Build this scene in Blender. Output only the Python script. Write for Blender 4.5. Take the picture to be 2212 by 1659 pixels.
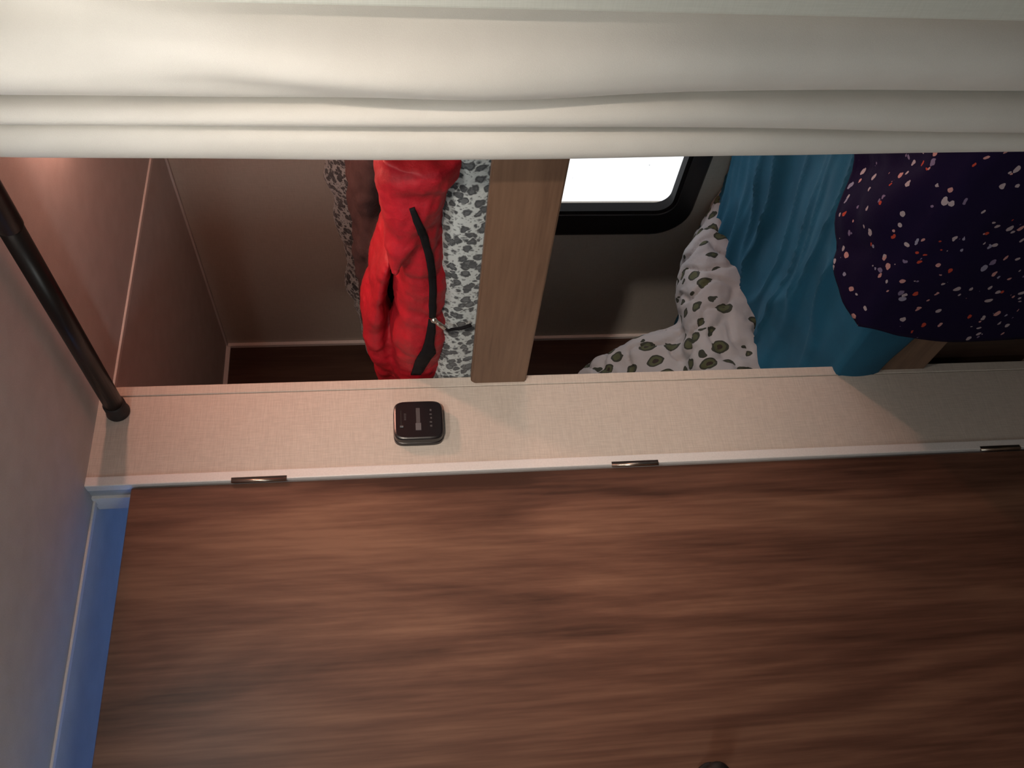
import bpy, bmesh, math, random
from mathutils import Vector, Matrix, noise
from mathutils.bvhtree import BVHTree
random.seed(7)
S = bpy.context.scene
C = S.collection
for o in list(bpy.data.objects):
    bpy.data.objects.remove(o)

# ------------------------------------------------------------------ camera
# The phone was held sideways: the place's "up" is the picture's left.
ZC = 2.0            # ceiling height
ZE = 1.415          # eye height
FPX = 1911.75
YAW, PIT, ROL = math.radians(30.973), math.radians(-7.165), math.radians(-1.727)
_F = Vector((math.sin(YAW) * math.cos(PIT), math.cos(YAW) * math.cos(PIT), math.sin(PIT)))
_R0 = Vector((math.cos(YAW), -math.sin(YAW), 0))
_U0 = _R0.cross(_F)
_R = math.cos(ROL) * _R0 + math.sin(ROL) * _U0
_U = -math.sin(ROL) * _R0 + math.cos(ROL) * _U0
EYE = Vector((0, 0, ZE))
cam = bpy.data.cameras.new('camera')
camo = bpy.data.objects.new('camera', cam)
C.objects.link(camo)
cx, cy, cz = -_U, _R, -_F          # picture right = down, picture top = right hand side
camo.matrix_world = Matrix(((cx.x, cy.x, cz.x, 0), (cx.y, cy.y, cz.y, 0), (cx.z, cy.z, cz.z, ZE), (0, 0, 0, 1)))
cam.sensor_fit = 'HORIZONTAL'
cam.sensor_width = 36
cam.lens = FPX / 2212 * 36
cam.clip_start = .02
S.camera = camo

def ray(x, y):
    return (_F * FPX + _R * (1659 - y - 829.5) - _U * (x - 1106)).normalized()

def at(x, y, axis, val):
    d = ray(x, y)
    t = (val - EYE[axis]) / d[axis]
    return EYE + d * t

# ------------------------------------------------------------------ world, exposure
W = bpy.data.worlds.new('world')
S.world = W
W.use_nodes = True
bg = W.node_tree.nodes['Background']
bg.inputs[0].default_value = (.93, .97, 1, 1)
bg.inputs[1].default_value = 1.7
S.view_settings.view_transform = 'Standard'
S.view_settings.look = 'None'
S.view_settings.gamma = 1
S.view_settings.use_curve_mapping = False
S.view_settings.exposure = 0.0
LAMP_BUNK = 215.0
LAMP_LOWER = 210.0
LAMP_ROOM = 112.0
LAMP_AISLE = 12.0
SPOT_FILL = 140.0
WALL_FILL = 40.0
BATH = 19.0

# ------------------------------------------------------------------ materials
def nodes(name):
    m = bpy.data.materials.new(name)
    m.use_nodes = True
    nt = m.node_tree
    return m, nt, nt.nodes['Principled BSDF']

def N(nt, t, **kw):
    n = nt.nodes.new(t)
    for k, v in kw.items():
        if k.startswith('i_'):
            n.inputs[k[2:].replace('_', ' ')].default_value = v
        else:
            setattr(n, k, v)
    return n

def L(nt, a, b):
    nt.links.new(a, b)

def ramp(nt, fac, stops, interp='LINEAR'):
    r = nt.nodes.new('ShaderNodeValToRGB')
    r.color_ramp.interpolation = interp
    e = r.color_ramp.elements
    while len(e) < len(stops):
        e.new(.5)
    for k, (p, c) in enumerate(stops):
        e[k].position = p
        e[k].color = (c[0], c[1], c[2], 1)
    L(nt, fac, r.inputs[0])
    return r.outputs[0]

def coords(nt, scale=(1, 1, 1), loc=(0, 0, 0), rot=(0, 0, 0)):
    tc = nt.nodes.new('ShaderNodeTexCoord')
    mp = nt.nodes.new('ShaderNodeMapping')
    mp.inputs['Scale'].default_value = scale
    mp.inputs['Location'].default_value = loc
    mp.inputs['Rotation'].default_value = rot
    L(nt, tc.outputs['Object'], mp.inputs[0])
    return mp.outputs[0]

def bump(nt, h, bs, strength=.3, dist=.002):
    b = N(nt, 'ShaderNodeBump')
    b.inputs['Strength'].default_value = strength
    b.inputs['Distance'].default_value = dist
    L(nt, h, b.inputs['Height'])
    L(nt, b.outputs[0], bs.inputs['Normal'])

def mathn(nt, op, a, b=None, c=None):
    n = nt.nodes.new('ShaderNodeMath')
    n.operation = op
    for k, v in enumerate((a, b, c)):
        if v is None:
            continue
        if isinstance(v, (int, float)):
            n.inputs[k].default_value = v
        else:
            L(nt, v, n.inputs[k])
    return n.outputs[0]

def mixc(nt, fac, a, b):
    n = nt.nodes.new('ShaderNodeMix')
    n.data_type = 'RGBA'
    for k, v in ((0, fac), (6, a), (7, b)):
        if isinstance(v, (tuple, list)):
            n.inputs[k].default_value = (v[0], v[1], v[2], 1)
        elif isinstance(v, (int, float)):
            n.inputs[k].default_value = v
        else:
            L(nt, v, n.inputs[k])
    return n.outputs[2]

def plain(name, col, rough=.5, metal=0, grain=0, gscale=300):
    m, nt, b = nodes(name)
    b.inputs['Roughness'].default_value = rough
    b.inputs['Metallic'].default_value = metal
    nz = N(nt, 'ShaderNodeTexNoise')
    nz.inputs['Scale'].default_value = gscale
    nz.inputs['Detail'].default_value = 3
    L(nt, coords(nt), nz.inputs['Vector'])
    d = .04
    L(nt, ramp(nt, nz.outputs[0], [(.3, [c * (1 - d) for c in col]), (.7, [min(1, c * (1 + d)) for c in col])]), b.inputs['Base Color'])
    if grain:
        bump(nt, nz.outputs[0], b, grain, .001)
    return m

def wood(name, axis, dark, mid, light, rough=.4, freq=9.0, fig=.02):
    """laminate with long flowing grain along one axis"""
    m, nt, b = nodes(name)
    sc = [freq, freq, freq]
    sc[axis] = freq * .09
    v = coords(nt, sc)
    n1 = N(nt, 'ShaderNodeTexNoise')
    n1.inputs['Scale'].default_value = 1.0
    n1.inputs['Detail'].default_value = 7
    n1.inputs['Roughness'].default_value = .62
    n1.inputs['Distortion'].default_value = .9
    L(nt, v, n1.inputs['Vector'])
    sc2 = [freq * 17] * 3
    sc2[axis] = freq * .9
    n2 = N(nt, 'ShaderNodeTexNoise')
    n2.inputs['Scale'].default_value = 1.0
    n2.inputs['Detail'].default_value = 4
    L(nt, coords(nt, sc2), n2.inputs['Vector'])
    # cathedral figure
    sc3 = [freq * .55] * 3
    sc3[axis] = freq * .1
    n3 = N(nt, 'ShaderNodeTexNoise')
    n3.inputs['Scale'].default_value = 1.0
    n3.inputs['Detail'].default_value = 2
    n3.inputs['Distortion'].default_value = .4
    L(nt, coords(nt, sc3, (3.1, 1.7, .4)), n3.inputs['Vector'])
    ring = mathn(nt, 'SINE', mathn(nt, 'MULTIPLY', n3.outputs[0], 46.0))
    f = mathn(nt, 'ADD', mathn(nt, 'MULTIPLY', n1.outputs[0], .85), mathn(nt, 'MULTIPLY', n2.outputs[0], .34))
    f = mathn(nt, 'ADD', f, mathn(nt, 'MULTIPLY', ring, fig))
    col = ramp(nt, f, [(.42, dark), (.58, mid), (.76, light)])
    L(nt, col, b.inputs['Base Color'])
    b.inputs['Roughness'].default_value = rough
    b.inputs['Specular IOR Level'].default_value = .35
    bump(nt, n2.outputs[0], b, .08, .001)
    return m

def linen(name, col, col2, rough=.7, s=1.0):
    """printed linen wall vinyl: fine threads both ways"""
    m, nt, b = nodes(name)
    a = N(nt, 'ShaderNodeTexNoise')
    a.inputs['Scale'].default_value = 1
    a.inputs['Detail'].default_value = 4
    L(nt, coords(nt, (900 * s, 900 * s, 40 * s)), a.inputs['Vector'])
    c = N(nt, 'ShaderNodeTexNoise')
    c.inputs['Scale'].default_value = 1
    c.inputs['Detail'].default_value = 4
    L(nt, coords(nt, (40 * s, 40 * s, 900 * s)), c.inputs['Vector'])
    f = mathn(nt, 'MULTIPLY', mathn(nt, 'ADD', a.outputs[0], c.outputs[0]), .5)
    L(nt, ramp(nt, f, [(.38, col2), (.62, col)]), b.inputs['Base Color'])
    b.inputs['Roughness'].default_value = rough
    bump(nt, f, b, .12, .001)
    return m

def cloth(name, col, col2, rough=.85, sheen=.2, wscale=700, bumps=.15, wrinkle=0):
    m, nt, b = nodes(name)
    n = N(nt, 'ShaderNodeTexNoise')
    n.inputs['Scale'].default_value = wscale
    n.inputs['Detail'].default_value = 2
    L(nt, coords(nt), n.inputs['Vector'])
    n2 = N(nt, 'ShaderNodeTexNoise')
    n2.inputs['Scale'].default_value = 14
    n2.inputs['Detail'].default_value = 5
    L(nt, coords(nt), n2.inputs['Vector'])
    f = mathn(nt, 'ADD', mathn(nt, 'MULTIPLY', n.outputs[0], .35), mathn(nt, 'MULTIPLY', n2.outputs[0], .65))
    L(nt, ramp(nt, f, [(.35, col2), (.65, col)]), b.inputs['Base Color'])
    b.inputs['Roughness'].default_value = rough
    b.inputs['Sheen Weight'].default_value = sheen
    h = mathn(nt, 'ADD', n.outputs[0], mathn(nt, 'MULTIPLY', n2.outputs[0], wrinkle))
    bump(nt, h, b, bumps, .003)
    return m

def leopard(name):
    m, nt, b = nodes(name)
    v = coords(nt, (1, 1, 1))
    nz = N(nt, 'ShaderNodeTexNoise')
    nz.inputs['Scale'].default_value = 60
    nz.inputs['Detail'].default_value = 2
    L(nt, v, nz.inputs['Vector'])
    ad = nt.nodes.new('ShaderNodeVectorMath')
    ad.operation = 'MULTIPLY_ADD'
    ad.inputs[1].default_value = (.017, .017, .017)
    L(nt, nz.outputs['Color'], ad.inputs[0])
    L(nt, v, ad.inputs[2])
    vo = N(nt, 'ShaderNodeTexVoronoi')
    vo.inputs['Scale'].default_value = 66
    L(nt, ad.outputs[0], vo.inputs['Vector'])
    vo2 = N(nt, 'ShaderNodeTexVoronoi')
    vo2.inputs['Scale'].default_value = 150
    L(nt, ad.outputs[0], vo2.inputs['Vector'])
    sp = nt.nodes.new('ShaderNodeSeparateColor')
    L(nt, vo.outputs['Color'], sp.inputs[0])
    thr = mathn(nt, 'MULTIPLY_ADD', sp.outputs[0], .36, .40)
    spot = mathn(nt, 'SMOOTH_MIN', 1.0, mathn(nt, 'MAXIMUM', 0.0, mathn(nt, 'MULTIPLY', mathn(nt, 'SUBTRACT', thr, vo.outputs['Distance']), 7.0)), .1)
    core = mathn(nt, 'LESS_THAN', vo.outputs['Distance'], mathn(nt, 'MULTIPLY', thr, .5))
    small = mathn(nt, 'MAXIMUM', 0.0, mathn(nt, 'MINIMUM', 1.0, mathn(nt, 'MULTIPLY', mathn(nt, 'SUBTRACT', .40, vo2.outputs['Distance']), 5.0)))
    c = mixc(nt, spot, (.45, .50, .51), (.030, .038, .046))
    c = mixc(nt, mathn(nt, 'MULTIPLY', core, mathn(nt, 'MULTIPLY', sp.outputs[1], .7)), c, (.13, .15, .165))
    c = mixc(nt, mathn(nt, 'MULTIPLY', small, .8), c, (.075, .085, .095))
    L(nt, c, b.inputs['Base Color'])
    b.inputs['Roughness'].default_value = .95
    b.inputs['Sheen Weight'].default_value = .3
    bump(nt, vo2.outputs['Distance'], b, .3, .002)
    return m

def floral(name):
    m, nt, b = nodes(name)
    v = coords(nt, (1, 1, 1))
    c = (.0095, .005, .027)
    out = None
    for k, (scale, r0, r1, pres) in enumerate(((36, .09, .27, .62), (54, .09, .31, .58), (44, .08, .25, .52))):
        nz = N(nt, 'ShaderNodeTexNoise')
        nz.inputs['Scale'].default_value = 70
        L(nt, coords(nt, (1, 1.0, 1), (k * 3.3, k * 1.7, k)), nz.inputs['Vector'])
        ad = nt.nodes.new('ShaderNodeVectorMath')
        ad.operation = 'MULTIPLY_ADD'
        ad.inputs[1].default_value = (.008, .008, .008)
        L(nt, nz.outputs['Color'], ad.inputs[0])
        L(nt, coords(nt, (1, .62 if k else 1, 1), (k * .37, k * .21, k * .11), (.5 * k, .3 * k, .9 * k)), ad.inputs[2])
        vo = N(nt, 'ShaderNodeTexVoronoi')
        vo.inputs['Scale'].default_value = scale
        L(nt, ad.outputs[0], vo.inputs['Vector'])
        sp = nt.nodes.new('ShaderNodeSeparateColor')
        L(nt, vo.outputs['Color'], sp.inputs[0])
        thr = mathn(nt, 'MULTIPLY_ADD', sp.outputs[2], r1 - r0, r0)
        s = mathn(nt, 'LESS_THAN', vo.outputs['Distance'], thr)
        s = mathn(nt, 'MULTIPLY', s, mathn(nt, 'LESS_THAN', sp.outputs[1], pres))
        pal = ramp(nt, sp.outputs[0], [(0, (.42, .34, .37)), (.34, (.52, .26, .25)), (.58, (.28, .26, .36)), (.74, (.45, .06, .035)), (.88, (.2, .15, .25))], 'CONSTANT')
        out = mixc(nt, s, c if out is None else out, pal)
    L(nt, out, b.inputs['Base Color'])
    b.inputs['Roughness'].default_value = .95
    b.inputs['Specular IOR Level'].default_value = .1
    n = N(nt, 'ShaderNodeTexNoise')
    n.inputs['Scale'].default_value = 500
    L(nt, v, n.inputs['Vector'])
    bump(nt, n.outputs[0], b, .2, .002)
    return m

def avocado(name):
    """off-white cotton printed with halved avocados"""
    m, nt, b = nodes(name)
    v = coords(nt, (1, 1, .72), (0.02, .013, .03), (0, .25, 0))
    nz = N(nt, 'ShaderNodeTexNoise')
    nz.inputs['Scale'].default_value = 30
    L(nt, v, nz.inputs['Vector'])
    ad = nt.nodes.new('ShaderNodeVectorMath')
    ad.operation = 'MULTIPLY_ADD'
    ad.inputs[1].default_value = (.02, .02, .02)
    L(nt, nz.outputs['Color'], ad.inputs[0])
    L(nt, v, ad.inputs[2])
    vo = N(nt, 'ShaderNodeTexVoronoi')
    vo.inputs['Scale'].default_value = 21
    vo.inputs['Randomness'].default_value = .5
    L(nt, ad.outputs[0], vo.inputs['Vector'])
    sp = nt.nodes.new('ShaderNodeSeparateColor')
    L(nt, vo.outputs['Color'], sp.inputs[0])
    d = vo.outputs['Distance']
    skin = mathn(nt, 'LESS_THAN', d, .37)
    flesh = mathn(nt, 'LESS_THAN', d, .275)
    pit = mathn(nt, 'LESS_THAN', d, .14)
    c = mixc(nt, skin, (.32, .32, .335), (.024, .028, .019))
    c = mixc(nt, flesh, c, (.06, .068, .032))
    c = mixc(nt, pit, c, (.022, .014, .011))
    L(nt, c, b.inputs['Base Color'])
    b.inputs['Roughness'].default_value = .9
    n = N(nt, 'ShaderNodeTexNoise')
    n.inputs['Scale'].default_value = 12
    n.inputs['Detail'].default_value = 5
    L(nt, coords(nt), n.inputs['Vector'])
    bump(nt, n.outputs[0], b, .35, .02)
    return m

def emit(name, col, strength):
    m, nt, b = nodes(name)
    b.inputs['Base Color'].default_value = (.8, .8, .8, 1)
    b.inputs['Emission Color'].default_value = (*col, 1)
    b.inputs['Emission Strength'].default_value = strength
    return m

M = {}
M['linen'] = linen('linen_vinyl', (.62, .55, .49), (.50, .44, .39))
M['wallgrey'] = linen('wall_vinyl', (.50, .47, .42), (.43, .405, .36), s=.7)
M['ceiling'] = linen('ceiling_vinyl', (.60, .57, .56), (.53, .50, .49), s=.5)
M['white'] = plain('white_trim', (.74, .70, .69), .45)
M['panel'] = linen('pale_panel', (.70, .71, .65), (.65, .66, .60), s=.6)
M['jamb'] = plain('jamb_grey', (.42, .43, .46), .5)
M['door_wood'] = wood('door_wood', 2, (.055, .024, .016), (.135, .061, .040), (.235, .118, .075), .42, 6.2, .042)
M['board_wood'] = wood('board_wood', 1, (.105, .058, .038), (.165, .096, .062), (.21, .125, .082), .42, 9)
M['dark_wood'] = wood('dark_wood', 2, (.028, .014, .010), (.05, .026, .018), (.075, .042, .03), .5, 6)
M['plywood'] = wood('plywood', 1, (.20, .14, .09), (.28, .2, .13), (.34, .25, .17), .6, 6)
M['curtain'] = cloth('curtain_fabric', (.74, .72, .68), (.69, .67, .63), .8, .15, 900, .08, .2)
M['rod'] = plain('rod_bronze', (.022, .017, .016), .38, .5)
M['rubber'] = plain('black_rubber', (.016, .013, .014), .6)
M['black'] = plain('black_plastic', (.010, .009, .011), .28)
M['display'] = plain('grey_display', (.085, .08, .085), .25)
M['mark'] = plain('grey_print', (.12, .115, .125), .5)
M['red'] = cloth('red_nylon', (.44, .003, .016), (.31, .002, .011), .6, .0, 260, .2, 3.0)
M['lining'] = cloth('brown_lining', (.042, .018, .018), (.028, .012, .012), .8, .0, 260, .3, 3.0)
M['zip'] = plain('black_zip', (.009, .008, .010), .8, 0, .5, 900)
M['zip'].node_tree.nodes['Principled BSDF'].inputs['Specular IOR Level'].default_value = .15
M['silver'] = plain('silver_metal', (.62, .60, .56), .32, 1)
M['brass'] = plain('hinge_metal', (.55, .47, .40), .3, 1)
M['knob'] = plain('dark_bronze', (.018, .013, .012), .55, .2)
M['leopard'] = leopard('leopard_fleece')
M['teal'] = cloth('teal_jersey', (.0025, .09, .17), (.002, .07, .135), .9, .0, 600, .2, .8)
M['floral'] = floral('floral_print')
M['avocado'] = avocado('avocado_print')
M['mattress'] = cloth('mattress_ticking', (.5, .5, .5), (.44, .44, .44))
M['winframe'] = plain('black_window_frame', (.007, .007, .008), .4)
M['gasket'] = plain('rubber_gasket', (.006, .006, .007), .7)
M['gasket'].node_tree.nodes['Principled BSDF'].inputs['Specular IOR Level'].default_value = .15
M['floor'] = wood('floor_vinyl', 1, (.08, .055, .04), (.14, .1, .075), (.2, .15, .11), .5, 5)
M['ground'] = plain('pale_ground', (.9, .9, .89), .9, 0, .1, 4)

g, nt, b = nodes('window_glass')
nt.nodes.remove(b)
tr = N(nt, 'ShaderNodeBsdfTransparent')
gl = N(nt, 'ShaderNodeBsdfGlossy')
gl.inputs['Roughness'].default_value = .02
df = N(nt, 'ShaderNodeBsdfDiffuse')
df.inputs['Color'].default_value = (.25, .27, .27, 1)
vo = N(nt, 'ShaderNodeTexVoronoi')
vo.inputs['Scale'].default_value = 26
L(nt, coords(nt), vo.inputs['Vector'])
spc = nt.nodes.new('ShaderNodeSeparateColor')
L(nt, vo.outputs['Color'], spc.inputs[0])
speck = mathn(nt, 'MULTIPLY', mathn(nt, 'LESS_THAN', vo.outputs['Distance'], .085), mathn(nt, 'LESS_THAN', spc.outputs[0], .3))
mx = N(nt, 'ShaderNodeMixShader')
mx.inputs[0].default_value = .05
L(nt, tr.outputs[0], mx.inputs[1])
L(nt, gl.outputs[0], mx.inputs[2])
mx2 = N(nt, 'ShaderNodeMixShader')
L(nt, mathn(nt, 'MULTIPLY', speck, .6), mx2.inputs[0])
L(nt, mx.outputs[0], mx2.inputs[1])
L(nt, df.outputs[0], mx2.inputs[2])
L(nt, mx2.outputs[0], nt.nodes['Material Output'].inputs[0])
M['glass'] = g

# ------------------------------------------------------------------ mesh helpers
def link(name, me, mat, parent=None, smooth=False):
    o = bpy.data.objects.new(name, me)
    C.objects.link(o)
    if mat:
        me.materials.append(M[mat] if isinstance(mat, str) else mat)
    if smooth:
        for p in me.polygons:
            p.use_smooth = True
    if parent:
        o.parent = parent
        o.matrix_parent_inverse = parent.matrix_world.inverted()
    return o

def from_bm(name, bm, mat, parent=None, smooth=False):
    bmesh.ops.recalc_face_normals(bm, faces=bm.faces)
    me = bpy.data.meshes.new(name)
    bm.to_mesh(me)
    bm.free()
    return link(name, me, mat, parent, smooth)

def bx(bm, x0, x1, y0, y1, z0, z1):
    vs = [bm.verts.new((x, y, z)) for z in (z0, z1) for y in (y0, y1) for x in (x0, x1)]
    for f in ((0, 1, 3, 2), (4, 6, 7, 5), (0, 4, 5, 1), (2, 3, 7, 6), (0, 2, 6, 4), (1, 5, 7, 3)):
        bm.faces.new([vs[k] for k in f])
    return vs

def box(name, r, mat, parent=None, bev=0, seg=2):
    bm = bmesh.new()
    bx(bm, *r)
    if bev:
        bmesh.ops.bevel(bm, geom=bm.edges[:], offset=bev, segments=seg, profile=.5, affect='EDGES')
    return from_bm(name, bm, mat, parent)

def tag(o, label, cat, group=None, kind=None):
    o['label'] = label
    o['category'] = cat
    if group:
        o['group'] = group
    if kind:
        o['kind'] = kind
    return o

def struct(o, label, cat):
    return tag(o, label, cat, None, 'structure')

def empty(name, loc, label, cat, group=None, kind=None):
    o = bpy.data.objects.new(name, None)
    o.empty_display_size = .05
    o.location = loc
    o.matrix_world = Matrix.Translation(loc)
    C.objects.link(o)
    return tag(o, label, cat, group, kind)

def tube(bm, pts, r, n=12, cap=True):
    pts = [Vector(p) for p in pts]
    rings = []
    prev = None
    for i, p in enumerate(pts):
        d = (pts[min(i + 1, len(pts) - 1)] - pts[max(i - 1, 0)]).normalized()
        if prev is None:
            a = d.orthogonal().normalized()
        else:
            a = (prev - d * prev.dot(d)).normalized()
        prev = a
        c = d.cross(a)
        rr = r[i] if isinstance(r, (list, tuple)) else r
        rings.append([bm.verts.new(p + a * rr * math.cos(2 * math.pi * k / n) + c * rr * math.sin(2 * math.pi * k / n)) for k in range(n)])
    for q in range(len(rings) - 1):
        for k in range(n):
            bm.faces.new((rings[q][k], rings[q][(k + 1) % n], rings[q + 1][(k + 1) % n], rings[q + 1][k]))
    if cap:
        bm.faces.new(rings[0][::-1])
        bm.faces.new(rings[-1])

def loft(bm, stations, n=20, pw=.9):
    """closed tube of ellipses: station = (centre, half vector a, half vector b)"""
    rings = []
    for c, a, b2 in stations:
        ring = []
        for k in range(n):
            t = 2 * math.pi * k / n
            co, si = math.cos(t), math.sin(t)
            co = math.copysign(abs(co) ** pw, co)
            si = math.copysign(abs(si) ** pw, si)
            ring.append(bm.verts.new(Vector(c) + Vector(a) * co + Vector(b2) * si))
        rings.append(ring)
    for q in range(len(rings) - 1):
        for k in range(n):
            bm.faces.new((rings[q][k], rings[q][(k + 1) % n], rings[q + 1][(k + 1) % n], rings[q + 1][k]))
    bm.faces.new(rings[0][::-1])
    bm.faces.new(rings[-1])

def remesh(bm, voxel, smooth_it, noise_amp=0, noise_scale=20):
    """weld overlapping lofts into one continuous skin"""
    bmesh.ops.recalc_face_normals(bm, faces=bm.faces)
    me = bpy.data.meshes.new('tmp')
    bm.to_mesh(me)
    bm.free()
    o = bpy.data.objects.new('tmp', me)
    C.objects.link(o)
    r = o.modifiers.new('r', 'REMESH')
    r.mode = 'VOXEL'
    r.voxel_size = voxel
    s = o.modifiers.new('s', 'SMOOTH')
    s.factor = .5
    s.iterations = smooth_it
    dg = bpy.context.evaluated_depsgraph_get()
    ev = o.evaluated_get(dg)
    res = bpy.data.meshes.new_from_object(ev)
    bpy.data.objects.remove(o)
    if noise_amp:
        nm = [v.normal.copy() for v in res.vertices]
        for v, nn in zip(res.vertices, nm):
            q = noise.fractal(v.co * noise_scale, 1.0, 2.0, 4)
            v.co += nn * q * noise_amp
    return res

def heightfield(name, x0, x1, nx, y0, y1, ny, fn, mat, thick=.006, parent=None):
    """cloth lying on something: fn(s, t, x, y) -> Vector"""
    bm = bmesh.new()
    vs = [[bm.verts.new(fn(i / nx, j / ny, x0 + (x1 - x0) * i / nx, y0 + (y1 - y0) * j / ny)) for j in range(ny + 1)] for i in range(nx + 1)]
    for i in range(nx):
        for j in range(ny):
            bm.faces.new((vs[i][j], vs[i + 1][j], vs[i + 1][j + 1], vs[i][j + 1]))
    o = from_bm(name, bm, mat, parent, True)
    m = o.modifiers.new('thickness', 'SOLIDIFY')
    m.thickness = thick
    m.offset = 0
    return o

def sstep(a, b2, x):
    t = max(0, min(1, (x - a) / (b2 - a)))
    return t * t * (3 - 2 * t)

# ------------------------------------------------------------------ key planes (metres)
YS = 1.5614       # face of the divider wall and the door
XB = .955         # face of the bunks
XW = 1.746        # outside wall with the window
YE = 2.594        # end wall
YN = .624         # near end of the bunk opening
XP = .86          # side of the wardrobe next to the curtain
X0, Y0 = -.72, -2.3

# ------------------------------------------------------------------ setting
struct(box('floor', (X0, XW + .06, Y0, YE + .06, -.05, 0), 'floor'), 'brown vinyl plank floor of the camper', 'floor')
ceil = struct(box('ceiling', (X0, XW + .06, Y0, YE + .06, ZC, ZC + .05), 'ceiling'), 'low pale vinyl ceiling above bunks and door', 'ceiling')
bm = bmesh.new()
bx(bm, X0, XW, 1.615, 1.631, ZC - .004, ZC + .001)
bmesh.ops.bevel(bm, geom=bm.edges[:], offset=.002, segments=1, affect='EDGES')
tr1 = struct(from_bm('trim_1', bm, 'white'), 'thin white batten covering the ceiling seam behind the divider wall', 'trim')
struct(box('wall_left', (X0 - .05, X0, Y0, YE + .06, 0, ZC), 'board_wood'), 'brown wood panelled wall on the far side of the aisle', 'wall')
struct(box('wall_rear', (X0, XW + .06, Y0 - .05, Y0, 0, ZC), 'board_wood'), 'brown wood panelled wall closing the aisle', 'wall')
# outside wall with a window hole
WY0, WY1, WZ0, WZ1 = .80, 1.945, .585, 1.06      # hole
bm = bmesh.new()
for r in ((Y0, WY0, 0, ZC), (WY1, YE + .06, 0, ZC), (WY0, WY1, 0, WZ0), (WY0, WY1, WZ1, ZC)):
    bx(bm, XW, XW + .05, r[0], r[1], r[2], r[3])
struct(from_bm('wall_window', bm, 'wallgrey'), 'greyish beige outside wall with the black framed window', 'wall')
bm = bmesh.new()
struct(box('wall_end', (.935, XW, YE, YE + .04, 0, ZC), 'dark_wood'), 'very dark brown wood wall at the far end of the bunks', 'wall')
tre = bmesh.new()
bx(tre, .96, XW, YE - .008, YE, ZC - .014, ZC)
bx(tre, XW - .012, XW, YE - .012, YE, 1.28, ZC)
bx(tre, XW - .012, XW, YE - .012, YE, .5, 1.15)
struct(from_bm('trim_2', tre, 'white'), 'pale corner bead around the dark end wall', 'trim')
bm = bmesh.new()
bx(bm, XW - .010, XW, .63, YE - .012, ZC - .006, ZC)
struct(from_bm('trim_3', bm, 'ceiling'), 'thin bead along the ceiling above the upper bunk', 'trim')
struct(box('wall_bath_end', (X0, .935, YE, YE + .04, 0, ZC), 'white'), 'white bathroom wall behind the door', 'wall')
# partition between bathroom and bunks
struct(box('wall_partition', (.915, .935, YS + .043, YE, 0, ZC), 'white'), 'thin partition between bathroom and bunk beds', 'wall')
# wardrobe block on the near side of the bunks
struct(box('wall_right', (XP, XW, Y0, YN, 0, ZC), 'panel', bev=.004), 'pale linen panel beside the gathered curtain', 'wall')
# wall left of the door (out of frame)
struct(box('wall_front', (X0, .10, YS, YS + .04, 0, ZC), 'linen'), 'pale linen wall on the latch side of the door', 'wall')

# divider wall (between door and bunks)
div = empty('wall_divider', (.85, YS, 0), 'tall narrow linen wall strip between brown door and bunk beds', 'wall', None, 'structure')
box('wall_panel', (.7615, .9335, YS, YS + .043, 0, ZC), 'linen', div)
cb = box('corner_strip', (.935, .957, YS - .0015, YS + .043, 0, ZC), 'linen', div, .0015, 1)
et = box('edge_trim', (.742, .7615, YS - .004, YS + .018, 0, ZC), 'white', div, .0018, 2)
et['label'] = 'white edge trim along the door'
jb = box('jamb', (.744, .7615, YS + .018, YS + .043, 0, ZC), 'jamb', div)
ds = box('door_stop', (.738, .7615, YS + .043, YS + .092, 0, ZC), 'white', div)

# ceiling-high brown door with a gap above it
DT = 1.918
door = empty('door_1', (.43, YS + .01, 0), 'tall brown wood grain door with hinges on the white trim', 'door', None, 'structure')
box('door_leaf', (.115, .7385, YS + .004, YS + .034, .03, DT), 'door_wood', door, .0015, 1)
for (xa, ya, xb, yb) in ((500, 1040, 620, 1033), (1320, 1000, 1420, 995), (2115, 968, 2200, 965)):
    z1 = at(xa, ya, 1, YS).z
    z0 = at(xb, yb, 1, YS).z
    hb = bmesh.new()
    nk = 1
    for k in range(nk):
        a = z0 + (z1 - z0) * k / nk + .00015
        c = z0 + (z1 - z0) * (k + 1) / nk - .00015
        tube(hb, [(.7405, YS - .003, a), (.7405, YS - .003, c)], .0032, 10)
    h = from_bm('hinge', hb, 'brass', door, True)
    lf = bmesh.new()
    bx(lf, .7425, .7475, YS - .0048, YS, z0, z1)
    from_bm('hinge_leaf', lf, 'knob', h)
kb = bmesh.new()
tube(kb, [(.160, YS + .006, .922), (.160, YS - .004, .922), (.160, YS - .006, .922)], [.026, .026, .022], 24)
tube(kb, [(.160, YS - .004, .922), (.160, YS - .03, .922)], .011, 16)
ks = [(-.022, .010), (-.028, .018), (-.036, .022), (-.044, .021), (-.050, .015), (-.053, .006)]
tube(kb, [(.160, YS + d, .922) for d, _ in ks], [r for _, r in ks], 24)
k_ = from_bm('door_knob', kb, 'knob', door, True)
k_['label'] = 'dark bronze round knob'

# ------------------------------------------------------------------ window of the lower bunk
def rrect(y0, y1, z0, z1, r, n=8):
    out = []
    for (cy_, cz_, a0) in ((y1 - r, z1 - r, 0), (y0 + r, z1 - r, 90), (y0 + r, z0 + r, 180), (y1 - r, z0 + r, 270)):
        for k in range(n + 1):
            a = math.radians(a0 + 90 * k / n)
            out.append((cy_ + r * math.cos(a), cz_ + r * math.sin(a)))
    return out

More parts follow.
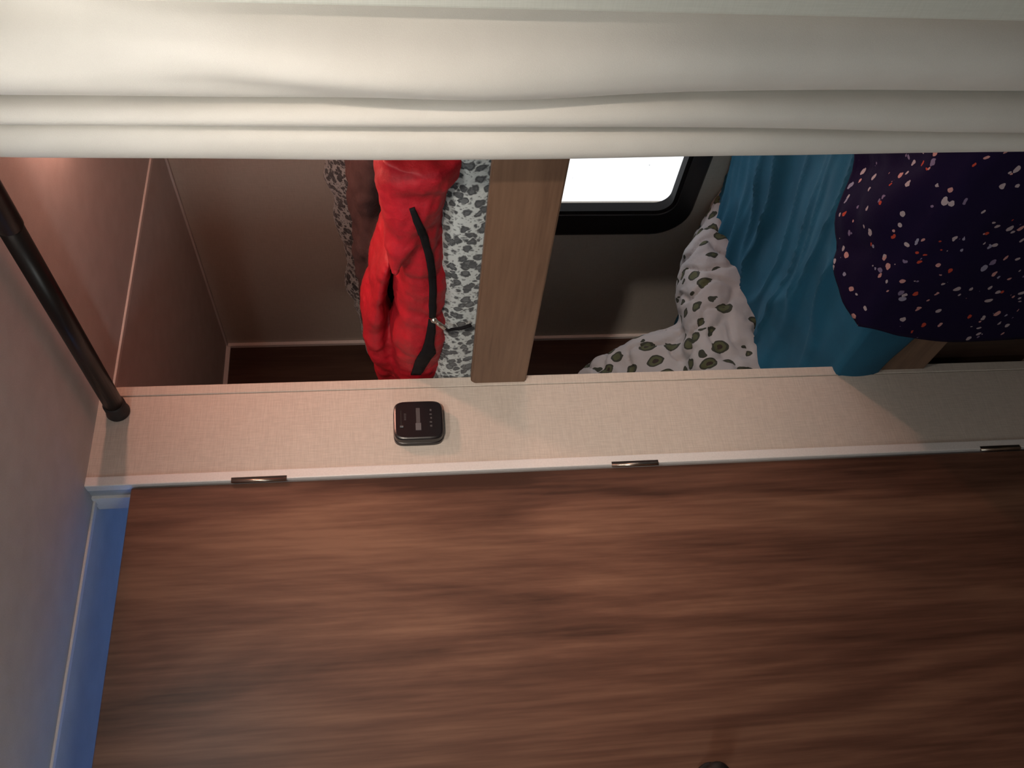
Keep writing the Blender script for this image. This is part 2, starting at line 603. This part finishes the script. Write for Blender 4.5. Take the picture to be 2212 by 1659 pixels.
def ringframe(name, outer, inner, xa, xb, mat, parent, chamfer=0):
    """frame between two outlines, from x = xa (room side) to xb"""
    bm = bmesh.new()
    n = len(outer)
    A = [bm.verts.new((xa + chamfer, p[0], p[1])) for p in outer]
    B = [bm.verts.new((xa, p[0] * .86 + q[0] * .14, p[1] * .86 + q[1] * .14)) for p, q in zip(outer, inner)]
    D = [bm.verts.new((xa + chamfer * .3, p[0], p[1])) for p in inner]
    E2 = [bm.verts.new((xb, p[0], p[1])) for p in inner]
    F2 = [bm.verts.new((xb, p[0], p[1])) for p in outer]
    for k in range(n):
        j = (k + 1) % n
        for P, Q in ((A, B), (B, D), (D, E2), (E2, F2), (F2, A)):
            bm.faces.new((P[k], P[j], Q[j], Q[k]))
    return from_bm(name, bm, mat, parent)

win = empty('window_1', (XW, 1.5, .6), 'black framed camper window with rounded corners over lower bunk', 'window', None, 'structure')
GY0, GY1, GZ0, GZ1 = .83, 1.93, .605, 1.04
ringframe('window_frame', rrect(GY0 - .10, GY1 + .105, GZ0 - .068, GZ1 + .07, .11), rrect(GY0 - .012, GY1 + .012, GZ0 - .012, GZ1 + .012, .055), XW - .012, XW + .012, 'winframe', win, .008)
ringframe('gasket', rrect(GY0 - .014, GY1 + .014, GZ0 - .014, GZ1 + .014, .056), rrect(GY0, GY1, GZ0, GZ1, .045), XW - .004, XW + .03, 'gasket', win, .004)
bm = bmesh.new()
o1 = rrect(GY0 - .004, GY1 + .004, GZ0 - .004, GZ1 + .004, .047)
for xx in (XW + .018, XW + .022):
    bm.faces.new([bm.verts.new((xx, a, b2)) for a, b2 in o1])
from_bm('window_pane', bm, 'glass', win)

# outside: pale ground under an overcast sky
struct(box('ground', (XW + .2, 40, -30, 35, -.75, -.7), 'ground'), 'bright ground outside the window', 'ground')

# ------------------------------------------------------------------ bunks
def front_board(name, y0, y1, z0, z1, x0, x1, r, parent):
    """bunk rail with its upper far corner rounded"""
    bm = bmesh.new()
    prof = [(y0, z0), (y1, z0)]
    for k in range(7):
        a = math.radians(90 * k / 6)
        prof.append((y1 - r + r * math.cos(a), z1 - r + r * math.sin(a)))
    prof.append((y0, z1))
    f0 = [bm.verts.new((x0, a, b2)) for a, b2 in prof]
    f1 = [bm.verts.new((x1, a, b2)) for a, b2 in prof]
    bm.faces.new(f0)
    bm.faces.new(f1[::-1])
    for k in range(len(prof)):
        j = (k + 1) % len(prof)
        bm.faces.new((f0[k], f0[j], f1[j], f1[k]))
    bmesh.ops.recalc_face_normals(bm, faces=bm.faces)
    bmesh.ops.bevel(bm, geom=[e for e in bm.edges if len(e.link_faces) == 2 and e.calc_face_angle() > 1.2], offset=.003, segments=2, affect='EDGES')
    return from_bm(name, bm, 'board_wood', parent)

ub = empty('bunk_platform', (XB, 1.1, 1.157), 'upper bunk platform with plain brown wood front rail', 'bunk')
front_board('front_rail', YN, YS + .002, 1.157, 1.272, .941, .959, .014, ub)
box('base_panel', (.957, XW, YN, YE, 1.157, 1.172), 'plywood', ub)
sc = bmesh.new()
p = at(1127, 698, 0, .941)
tube(sc, [(.9405, p.y, p.z), (.942, p.y, p.z)], .0032, 10)
from_bm('screw_head', sc, 'board_wood', ub)

lb = empty('bunk_platform', (XB, 1.1, 0), 'lower bunk platform with dark brown rail beneath teal bedding', 'bunk')
front_board('front_rail', YN, YS + .002, .268, .385, .944, .962, .014, lb)
box('base_panel', (.962, XW, YN, YE, .27, .29), 'plywood', lb)
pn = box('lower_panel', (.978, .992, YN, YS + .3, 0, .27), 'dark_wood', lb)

box_ = box('mattress', (.965, XW - .004, YN + .01, YE - .02, 1.172, 1.318), 'mattress', None, .02, 3)
tag(box_, 'thin foam mattress under the spotted comforter', 'mattress')
box_ = box('mattress', (.970, XW - .004, YN + .01, YE - .02, .29, .438), 'mattress', None, .02, 3)
tag(box_, 'thick foam mattress under the teal sheet', 'mattress')

# spotted comforter over the upper mattress
def f_comf(s, t, x, y):
    n1 = noise.fractal(Vector((x * 5, y * 4, 1.3)), 1, 2, 3)
    n2 = noise.fractal(Vector((x * 16, y * 11, 4.3)), 1, 2, 3)
    # s runs from the front hem, up over the front edge, then back to the wall
    if s < .16:
        q = s / .16
        z = 1.262 + (1.336 - 1.262) * q
        xx = .9655 - .004 * math.sin(q * math.pi) + n1 * .003
        if q > .7:
            xx += (q - .7) / .3 * .006
        return Vector((xx, y, z + (n2 * .004 if s > .02 else 0)))
    q = (s - .16) / .84
    xx = .972 + (XW - .008 - .972) * q
    ridge = sstep(1.5, 1.73, xx + n1 * .018)
    z = 1.336 + .014 * math.sin(min(1, q * 6) * math.pi / 2) + n1 * .014 + n2 * .006
    z += (.225 + .02 * n1) * ridge * (1 - .12 * sstep(2.2, 2.55, y))
    far = sstep(1.72, 1.95, y) * (1 - sstep(2.3, 2.5, y))
    z += far * .085 * (1 - sstep(1.25, 1.45, xx)) * sstep(.0, .12, q)
    return Vector((xx, y, z))
comf = heightfield('comforter', 0, 1, 110, YN + .012, YE - .03, 170, f_comf, 'leopard', .008)
tag(comf, 'black and white spotted fleece comforter spread over the upper bunk', 'comforter')

# ------------------------------------------------------------------ red sleeping bag
def roll(bm, rows, X, depth, slant=0):
    st = []
    for (y, xt, xb) in rows:
        Xs = X + .075 * sstep(715, 800, y)          # the far end lies further back, behind the divider wall
        a, b2 = at(xt, y, 0, Xs), at(xb, y, 0, Xs)
        c = (a + b2) / 2
        hz = abs(a.z - b2.z) / 2
        st.append((c, Vector((depth, depth * slant, 0)), Vector((0, 0, hz))))
    loft(bm, st)

bm = bmesh.new()
roll(bm, [(500, 834, 842), (520, 820, 842), (568, 802, 837), (618, 789, 836), (651, 780, 837), (683, 781, 844), (710, 790, 858), (740, 801, 866), (763, 808, 870), (815, 821, 876), (870, 832, 880)], 1.075, .078)
roll(bm, [(330, 838, 962), (380, 836, 962), (416, 838, 962), (481, 842, 966), (535, 850, 968), (589, 853, 968), (640, 853, 970), (672, 850, 971), (691, 845, 970), (752, 838, 962), (785, 834, 944), (812, 832, 926), (860, 835, 900)], 1.02, .080)
roll(bm, [(292, 803, 1008), (331, 806, 998), (361, 806, 984), (395, 812, 964), (430, 819, 938), (462, 826, 910), (490, 832, 888), (515, 838, 868)], 1.008, .082)
# small folds across the roll
me = remesh(bm, .0045, 4, .007, 17)
for v in me.vertices:
    w = math.sin(v.co.y * 85 + 4 * noise.noise(v.co * 11)) * .0022
    v.co.x -= w
root = empty('sleeping_bag', (1.06, 1.3, 1.35), 'bright red nylon sleeping bag rolled loosely on spotted comforter', 'sleeping bag')
shell = link('shell', me, 'red', root, True)
bvh = BVHTree.FromPolygons([v.co.copy() for v in me.vertices], [tuple(p.vertices) for p in me.polygons])

def onbag(x, y, off=.002, default=.965):
    d = ray(x, y)
    h = bvh.ray_cast(EYE, d)
    if h[0] is None:
        return at(x, y, 0, default)
    return h[0] + h[1] * off

def strip(name, pts, mat, parent, lift=.002, thick=.003):
    """tape on the bag: pts = (left pixel, right pixel) pairs"""
    bm = bmesh.new()
    A, B = [], []
    pp = []
    for i in range(len(pts) - 1):
        for k in range(6):
            t = k / 6
            pp.append([pts[i][j] * (1 - t) + pts[i + 1][j] * t for j in range(4)])
    pp.append(pts[-1])
    rows = []
    for q in pp:
        rows.append([bm.verts.new(onbag(q[0] * (1 - k / 3) + q[2] * k / 3, q[1] * (1 - k / 3) + q[3] * k / 3, lift)) for k in range(4)])
    for i in range(len(rows) - 1):
        for k in range(3):
            bm.faces.new((rows[i][k], rows[i][k + 1], rows[i + 1][k + 1], rows[i + 1][k]))
    o = from_bm(name, bm, mat, parent, True)
    m = o.modifiers.new('t', 'SOLIDIFY')
    m.thickness = thick
    m.offset = 0
    return o
zp = [(620, 415, 650, 405), (645, 500, 690, 490), (680, 590, 728, 575), (712, 690, 752, 680), (732, 800, 772, 795), (738, 900, 778, 900), (736, 990, 776, 1000), (738, 1060, 772, 1075)]
zp = [(660 + a / 2.765, 300 + b2 / 2.765, 660 + c / 2.765, 300 + d / 2.765) for a, b2, c, d in zp]
z_ = strip('zipper', zp, 'zip', root)
z_['label'] = 'black zipper tape'
zp = [(735, 1070, 768, 1085), (722, 1150, 775, 1140), (708, 1210, 765, 1215), (690, 1260, 775, 1270), (655, 1320, 720, 1345), (630, 1400, 690, 1400)]
zp = [(660 + a / 2.765, 300 + b2 / 2.765, 660 + c / 2.765, 300 + d / 2.765) for a, b2, c, d in zp]
fl_ = strip('zipper_flap', zp, 'zip', root, .003)
fl_['label'] = 'dark draft flap beside the zipper'
# slider and pull tab
a = onbag(660 + 758 / 2.765, 300 + 1065 / 2.765, .006)
b2 = at(660 + 830 / 2.765, 300 + 1130 / 2.765, 0, .940)
bm = bmesh.new()
tube(bm, [a + (a - b2) * .12, a, a + (b2 - a) * .25], [.004, .0062, .0045], 8)
tube(bm, [a + (b2 - a) * .22, a + (b2 - a) * .5, b2], [.0032, .0046, .0046], 8)
pl = from_bm('zipper_pull', bm, 'silver', root, True)
pl['label'] = 'silver zipper slider and tab'
c0 = at(660 + 870 / 2.765, 300 + 1138 / 2.765, 0, .944)
c1 = at(660 + 990 / 2.765, 300 + 1112 / 2.765, 0, .946)
bm = bmesh.new()
tube(bm, [b2, (b2 + c0) / 2 + Vector((-.004, 0, 0)), c0, (c0 + c1) / 2 + Vector((-.001, .002, -.001)), c1], [.0022, .0026, .0032, .0036, .0036], 8)
cd = from_bm('pull_cord', bm, 'zip', root, True)
cd['label'] = 'black cord hanging from the zipper pull'
# brown lining thrown back behind the roll
bm = bmesh.new()
def lin(rows, X, depth):
    st = []
    for (y, xt, xb) in rows:
        a, b_ = at(xt, y, 0, X), at(xb, y, 0, X)
        c = (a + b_) / 2
        st.append((c, Vector((depth, 0, 0)), Vector((0, 0, abs(a.z - b_.z) / 2))))
    loft(bm, st)
lin([(250, 750, 880), (330, 750, 880), (420, 752, 875), (500, 762, 870), (560, 770, 865), (610, 775, 860), (645, 782, 855), (680, 800, 850)], 1.33, .13)
lin([(470, 812, 850), (520, 806, 850), (580, 791, 850), (640, 775, 850), (690, 788, 850)], 1.20, .05)
me = remesh(bm, .008, 4, .012, 14)
link('lining', me, 'lining', root, True)['label'] = 'dark brown inner lining'

# ------------------------------------------------------------------ lower bunk bedding
def f_sheet(s, t, x, y):
    n1 = noise.fractal(Vector((x * 4, y * 3, 7.3)), 1, 2, 3)
    if s < .14:                                   # hanging over the rail
        q = s / .14
        hem = .378 - .018 * sstep(1.55, 1.35, y) + .006 * n1
        z = hem + (.478 - hem) * q
        return Vector((.9385 - .006 * math.sin(q * math.pi) + n1 * .003, y, z))
    q = (s - .14) / .86
    xx = .944 + (XW - .010 - .944) * q
    z = .478 + .012 * sstep(0, .08, q) + n1 * .010
    ac, al = xx * .97 + y * .22, y * .97 - xx * .22
    for fr, am, sd in ((7.5, .020, 2.0), (15.0, .011, 6.5)):
        w_ = noise.noise(Vector((ac * fr + .6 * noise.noise(Vector((ac * 3, al * 4, sd))), al * fr * .17, sd)))
        z += am * sstep(.03, .2, q) * (max(0, 1 - abs(w_) * 2.6)) ** 2
    z -= .018 * sstep(.9, 1.0, q) + .045 * sstep(1.95, 2.2, y)
    return Vector((xx, y, z))
sh = heightfield('fitted_sheet', 0, 1, 140, YN + .012, YE - .03, 150, f_sheet, 'teal', .004)
tag(sh, 'wrinkled teal blue sheet covering the lower bunk mattress', 'sheet')

# avocado pillow, slumped in the far corner
bm = bmesh.new()
def lobe(rows, Y, depth, tilt=0):
    st = []
    for (y, xt, xb) in rows:
        a, b_ = at(xt, y, 1, Y), at(xb, y, 1, Y)
        c = (a + b_) / 2
        hz = abs(a.z - b_.z) / 2
        st.append((c, Vector((0, depth, 0)), Vector((0, tilt * hz, hz))))
    loft(bm, st, 24, .8)
lobe([(424, 1552, 1572), (440, 1534, 1578), (470, 1517, 1584), (514, 1498, 1592), (557, 1476, 1604), (600, 1468, 1620), (650, 1464, 1636), (690, 1468, 1646), (740, 1470, 1654), (790, 1470, 1662), (840, 1485, 1662), (880, 1530, 1640)], 1.93, .105)
lobe([(682, 1488, 1600), (700, 1468, 1610), (712, 1442, 1615), (725, 1400, 1620), (738, 1352, 1620), (755, 1300, 1620), (772, 1264, 1620), (795, 1248, 1620), (830, 1244, 1620), (860, 1262, 1600), (880, 1320, 1560)], 2.03, .10, .25)
me = remesh(bm, .007, 4, .012, 9)
nm = [v.normal.copy() for v in me.vertices]
for v, nn in zip(me.vertices, nm):
    q = noise.noise(v.co * 13 + Vector((3, 1, 7)))
    v.co += nn * (-.012 * max(0, 1 - abs(q) * 5) ** 2)
pil = link('pillow', me, 'avocado', None, True)
tag(pil, 'off-white pillow printed with green avocados slumped on teal sheet', 'pillow')

# floral blanket on the near end of the lower bunk, hanging over the rail
def f_blan(s, t, x, y):
    # s: 0 bottom hem .. 1 towards the wall ; t: 0 near end .. 1 free edge facing the pillow
    if s < .42:
        q = s / .42
        z = .06 + (.488 - .06) * q
        edge = 1.405 + .012 * math.sin(q * 3.0) - .03 * sstep(.5, 1.0, q)
        yy = YN + .02 + (edge - YN - .02) * t
        fold = .012 * math.sin(yy * 34 + 1.2 + 2 * noise.noise(Vector((yy * 4, z * 3, 3)))) * (1 - .8 * q)
        xx = .926 - .012 * (1 - q) + fold * .7
        xx = max(.9215, min(xx, .932))
        if q > .86:
            xx += .010 * (q - .86) / .14
        return Vector((xx, yy, z))
    q = (s - .42) / .58
    xx = .936 + (1.56 - .936) * q
    edge = 1.377 - .03 * sstep(0, .15, q) - .42 * sstep(.08, .75, q)
    yy = YN + .02 + (edge - YN - .02) * t
    n1 = noise.fractal(Vector((xx * 6, yy * 5, 2.2)), 1, 2, 3)
    z = .506 + .030 * sstep(0, .1, q) + .02 * n1 * sstep(0, .15, q) + .018 * abs(math.sin((xx - yy) * 14)) * sstep(0, .2, q)
    return Vector((xx, yy, z + .012 * (1 - t)))
bl = heightfield('blanket', 0, 1, 90, 0, 1, 70, f_blan, 'floral', .006)
tag(bl, 'dark navy blanket with small pink and orange flowers hanging over lower bunk', 'blanket')

# ------------------------------------------------------------------ curtain and rod
rod = empty('curtain_rod', (.9, 1.1, 1.96), 'black tension rod under the ceiling braced against the divider wall', 'curtain rod')
RX, RZ = .9, 1.9605
bm = bmesh.new()
tube(bm, [(RX, YN + .004, RZ), (RX, 1.02, RZ), (RX, 1.022, RZ)], [.0195, .0195, .018], 24)
from_bm('outer_tube', bm, 'rod', rod, True)
bm = bmesh.new()
tube(bm, [(RX, 1.0, RZ), (RX, YS - .02, RZ)], .0178, 24)
from_bm('inner_tube', bm, 'rod', rod, True)
for (ya, yb) in ((YS - .036, YS - .0005), (YN + .036, YN + .0005)):
    bm = bmesh.new()
    s_ = 1 if yb > ya else -1
    tube(bm, [(RX, ya, RZ), (RX, ya + s_ * .003, RZ), (RX, yb - s_ * .008, RZ), (RX, yb - s_ * .003, RZ), (RX, yb, RZ)], [.0185, .0205, .0205, .0225, .0215], 24)
    e_ = from_bm('rubber_foot', bm, 'rubber', rod, True)

# plan outline of the gathered curtain (y, x) at the top and at the bottom
PT = [(.632, .912), (.643, .905), (.658, .884), (.680, .858), (.705, .846), (.728, .849), (.748, .861), (.764, .880), (.776, .902), (.783, .914),
      (.780, .902), (.777, .886), (.778, .873), (.785, .864), (.794, .863), (.803, .873), (.811, .893), (.817, .910),
      (.814, .899), (.811, .885), (.812, .873), (.820, .864), (.836, .861), (.853, .869), (.861, .886), (.863, .905), (.855, .917)]
PB = [(.630, .908), (.636, .896), (.648, .872), (.667, .855), (.688, .848), (.708, .852), (.726, .863), (.742, .879), (.755, .898), (.763, .912),
      (.762, .898), (.763, .886), (.768, .876), (.778, .868), (.792, .866), (.806, .870), (.818, .884), (.826, .900),
      (.828, .896), (.829, .888), (.832, .882), (.838, .878), (.846, .878), (.854, .883), (.860, .892), (.862, .905), (.854, .917)]
def cr(pts, per=6):
    out = []
    n = len(pts)
    for i in range(n - 1):
        p0, p1, p2, p3 = pts[max(i - 1, 0)], pts[i], pts[i + 1], pts[min(i + 2, n - 1)]
        for k in range(per):
            t = k / per
            out.append(tuple(.5 * (2 * p1[j] + (p2[j] - p0[j]) * t + (2 * p0[j] - 5 * p1[j] + 4 * p2[j] - p3[j]) * t * t + (3 * p1[j] - p0[j] - 3 * p2[j] + p3[j]) * t ** 3) for j in (0, 1)))
    out.append(pts[-1])
    return out
ca, cb2 = cr(PT), cr(PB)
bm = bmesh.new()
NZ = 90
rows = []
z_top, z_bot = 1.985, .10
for i in range(NZ + 1):
    f = i / NZ
    z = z_top + (z_bot - z_top) * f
    w = sstep(.05, .85, f)
    row = []
    for (pa, pb) in zip(ca, cb2):
        yv = pa[0] * (1 - w) + pb[0] * w
        xv = pa[1] * (1 - w) + pb[1] * w
        # free edge bows outwards at mid height
        e_ = sstep(.80, .87, yv)
        yv += e_ * .011 * math.sin(min(1, f * 1.25) * math.pi)
        n1 = noise.noise(Vector((yv * 9, xv * 6, z * 1.6)))
        n2 = noise.noise(Vector((yv * 30, xv * 10, z * 4 + 5)))
        xv += .007 * n1 + .002 * n2
        # diagonal drag fold across the big pleat
        g_ = z - (1.62 - (yv - .64) * 3.2)
        if yv < .76:
            xv -= .010 * math.exp(-(g_ / .16) ** 2) * sstep(.63, .66, yv)
            xv += .012 * math.exp(-((g_ - .28) / .14) ** 2) * sstep(.63, .66, yv) * (1 - sstep(.72, .76, yv))
        if f < .05:                                     # pocket gathered on the rod
            k = 1 - f / .05
            xv = xv * (1 - .35 * k) + (.875 if xv < .9 else .925) * .35 * k
        row.append(bm.verts.new((xv, yv, z)))
    rows.append(row)
for i in range(NZ):
    for k in range(len(rows[0]) - 1):
        bm.faces.new((rows[i][k], rows[i][k + 1], rows[i + 1][k + 1], rows[i + 1][k]))
cur = from_bm('curtain', bm, 'curtain', None, True)
m = cur.modifiers.new('thickness', 'SOLIDIFY')
m.thickness = .0016
tag(cur, 'off-white fabric curtain gathered in long folds beside the bunks', 'curtain')

# ------------------------------------------------------------------ thermostat on the divider wall
th = empty('thermostat', (.845, YS, 1.335), 'small square black plastic wall thermostat on the linen wall', 'thermostat')
TX0, TX1, TZ0, TZ1 = .803, .889, 1.334, 1.431
def cushion(name, x0, x1, z0, z1, y0, y1, bulge, r, mat, parent, n=7, inset=.004):
    """rounded square with bowed sides"""
    bm = bmesh.new()
    def outline(k):
        pts = []
        w, h = (x1 - x0) / 2 - k, (z1 - z0) / 2 - k
        cxx, czz = (x0 + x1) / 2, (z0 + z1) / 2
        N_ = 48
        for i in range(N_):
            t = 2 * math.pi * i / N_
            co, si = math.cos(t), math.sin(t)
            e = .32
            pts.append((cxx + w * math.copysign(abs(co) ** e, co) * (1 - bulge * (abs(si) ** 2.0) * .5), czz + h * math.copysign(abs(si) ** e, si) * (1 - bulge * (abs(co) ** 2.0) * .5)))
        return pts
    lay = [(y1, 0), (y0 + inset, 0), (y0 + inset * .3, inset * .35), (y0, inset)]
    rings = [[bm.verts.new((a, y, b_)) for a, b_ in outline(k)] for y, k in lay]
    for q in range(len(rings) - 1):
        for k in range(48):
            bm.faces.new((rings[q][k], rings[q][(k + 1) % 48], rings[q + 1][(k + 1) % 48], rings[q + 1][k]))
    bm.faces.new(rings[0][::-1])
    bm.faces.new(rings[-1])
    return from_bm(name, bm, mat, parent)
cushion('back_plate', TX0 - .001, TX1 + .001, TZ0 - .001, TZ1 + .001, YS - .010, YS, .05, .01, 'black', th, inset=.002)
body = cushion('body', TX0, TX1, TZ0, TZ1, YS - .027, YS - .0115, .05, .01, 'black', th)
YF = YS - .027
dsp = box('display', (.822, .872, YF - .0006, YF + .001, 1.379, 1.387), 'display', th, .0003, 1)
dsp['label'] = 'narrow grey display strip'
box('display_window', (.822, .838, YF - .001, YF + .001, 1.3775, 1.3885), 'mark', th, .0003, 1)
slt = box('slider_slot', (.833, .868, YF - .0003, YF + .001, 1.4155, 1.4175), 'rubber', th)
box('slider', (.829, .833, YF - .003, YF + .001, 1.412, 1.419), 'display', th, .0006, 1)
for k in range(7):
    box('scale_mark', (.846 + k * .0022, .8468 + k * .0022, YF - .0004, YF + .001, 1.4065, 1.4105), 'display', th)
for k, (w_, h_) in enumerate(((.004, .004), (.0035, .0045), (.004, .003), (.003, .0045), (.0045, .0035))):
    xk = .829 + k * .0088
    box('button_mark', (xk, xk + w_, YF - .0004, YF + .001, 1.356, 1.356 + h_), 'display', th)

# ------------------------------------------------------------------ lamps
def puck(loc, r, label, mat, group=None):
    e_ = empty('ceiling_lamp', loc, label, 'lamp', group)
    bm = bmesh.new()
    x, y, z = loc
    tube(bm, [(x, y, z), (x, y, z - .008), (x, y, z - .010)], [r * 1.18, r * 1.18, r * 1.1], 32)
    from_bm('lamp_base', bm, 'white', e_, True)
    bm = bmesh.new()
    pr = [(.009, r), (.018, r * .97), (.026, r * .8), (.031, r * .5), (.033, r * .12)]
    tube(bm, [(x, y, z - d) for d, _ in pr], [q for _, q in pr], 32)
    from_bm('diffuser', bm, mat, e_, True)
    return e_
puck((1.27, 1.06, ZC), .040, 'small round warm ceiling lamp above the upper bunk', emit('lamp_warm', (1, .46, .33), LAMP_BUNK))
puck((1.66, .72, 1.157), .038, 'small round warm lamp under the upper bunk platform', emit('lamp_lower', (1, .50, .36), LAMP_LOWER))
puck((.44, .50, ZC), .070, 'round ceiling lamp above the aisle beside the curtain', emit('lamp_white', (1, .93, .84), LAMP_ROOM))
puck((.62, -1.35, ZC), .085, 'round ceiling lamp at the rear of the aisle', emit('lamp_aisle', (1, .86, .72), LAMP_AISLE))

# added spot, unseen behind the viewer, to brighten the door and divider wall
sp_ = empty('fill_spot', (-.25, -1.0, ZC), 'added unseen fill spot brightening the brown door and divider wall', 'lamp')
sl0 = Vector((-.25, -1.0, ZC - .07))
aim = (Vector((.78, YS, 1.20)) - sl0).normalized()
bm = bmesh.new()
tube(bm, [(-.25, -1.0, ZC), (-.25, -1.0, ZC - .012)], .035, 24)
tube(bm, [(-.25, -1.0, ZC - .01), (-.25, -1.0, ZC - .05)], .008, 12)
from_bm('lamp_base', bm, 'white', sp_, True)
bm = bmesh.new()
tube(bm, [sl0 - aim * .045, sl0 - aim * .03, sl0 + aim * .05], [.02, .032, .04], 24)
from_bm('fill_spot_head', bm, 'white', sp_, True)
ld = bpy.data.lights.new('fill_spot_light', 'SPOT')
ld.energy = SPOT_FILL
ld.color = (1, .84, .70)
ld.spot_size = math.radians(32)
ld.spot_blend = 1.0
ld.shadow_soft_size = .04
lo = bpy.data.objects.new('fill_spot_light', ld)
C.objects.link(lo)
lo.location = sl0 + aim * .055
lo.rotation_euler = aim.to_track_quat('-Z', 'Y').to_euler()
lo.parent = sp_
lo.matrix_parent_inverse = sp_.matrix_world.inverted()

# added light bar, unseen on the opposite wall, to brighten the curtain
wl = empty('fill_bar', (X0, .85, 1.40), 'added unseen fill light bar opposite the curtain', 'lamp')
box('lamp_base', (X0, X0 + .02, .62, 1.08, 1.40, 1.48), 'white', wl, .003, 1)
box('diffuser', (X0 + .02, X0 + .045, .63, 1.07, 1.41, 1.47), emit('fill_bar_glow', (.84, 1, 1), WALL_FILL), wl, .006, 2)

# bathroom roof light: bluish daylight dome
vent = empty('window_2', (.3, 2.15, ZC), 'square bathroom roof light letting in bluish daylight', 'skylight', None, 'structure')
bm = bmesh.new()
for r in ((.08, .52, 1.93, 1.955), (.08, .52, 2.345, 2.37), (.08, .105, 1.955, 2.345), (.495, .52, 1.955, 2.345)):
    bx(bm, r[0], r[1], r[2], r[3], ZC - .02, ZC)
from_bm('skylight_frame', bm, 'white', vent)
box('skylight_pane', (.105, .495, 1.955, 2.345, ZC - .012, ZC - .001), emit('skylight_daylight', (.19, .40, 1), BATH), vent)
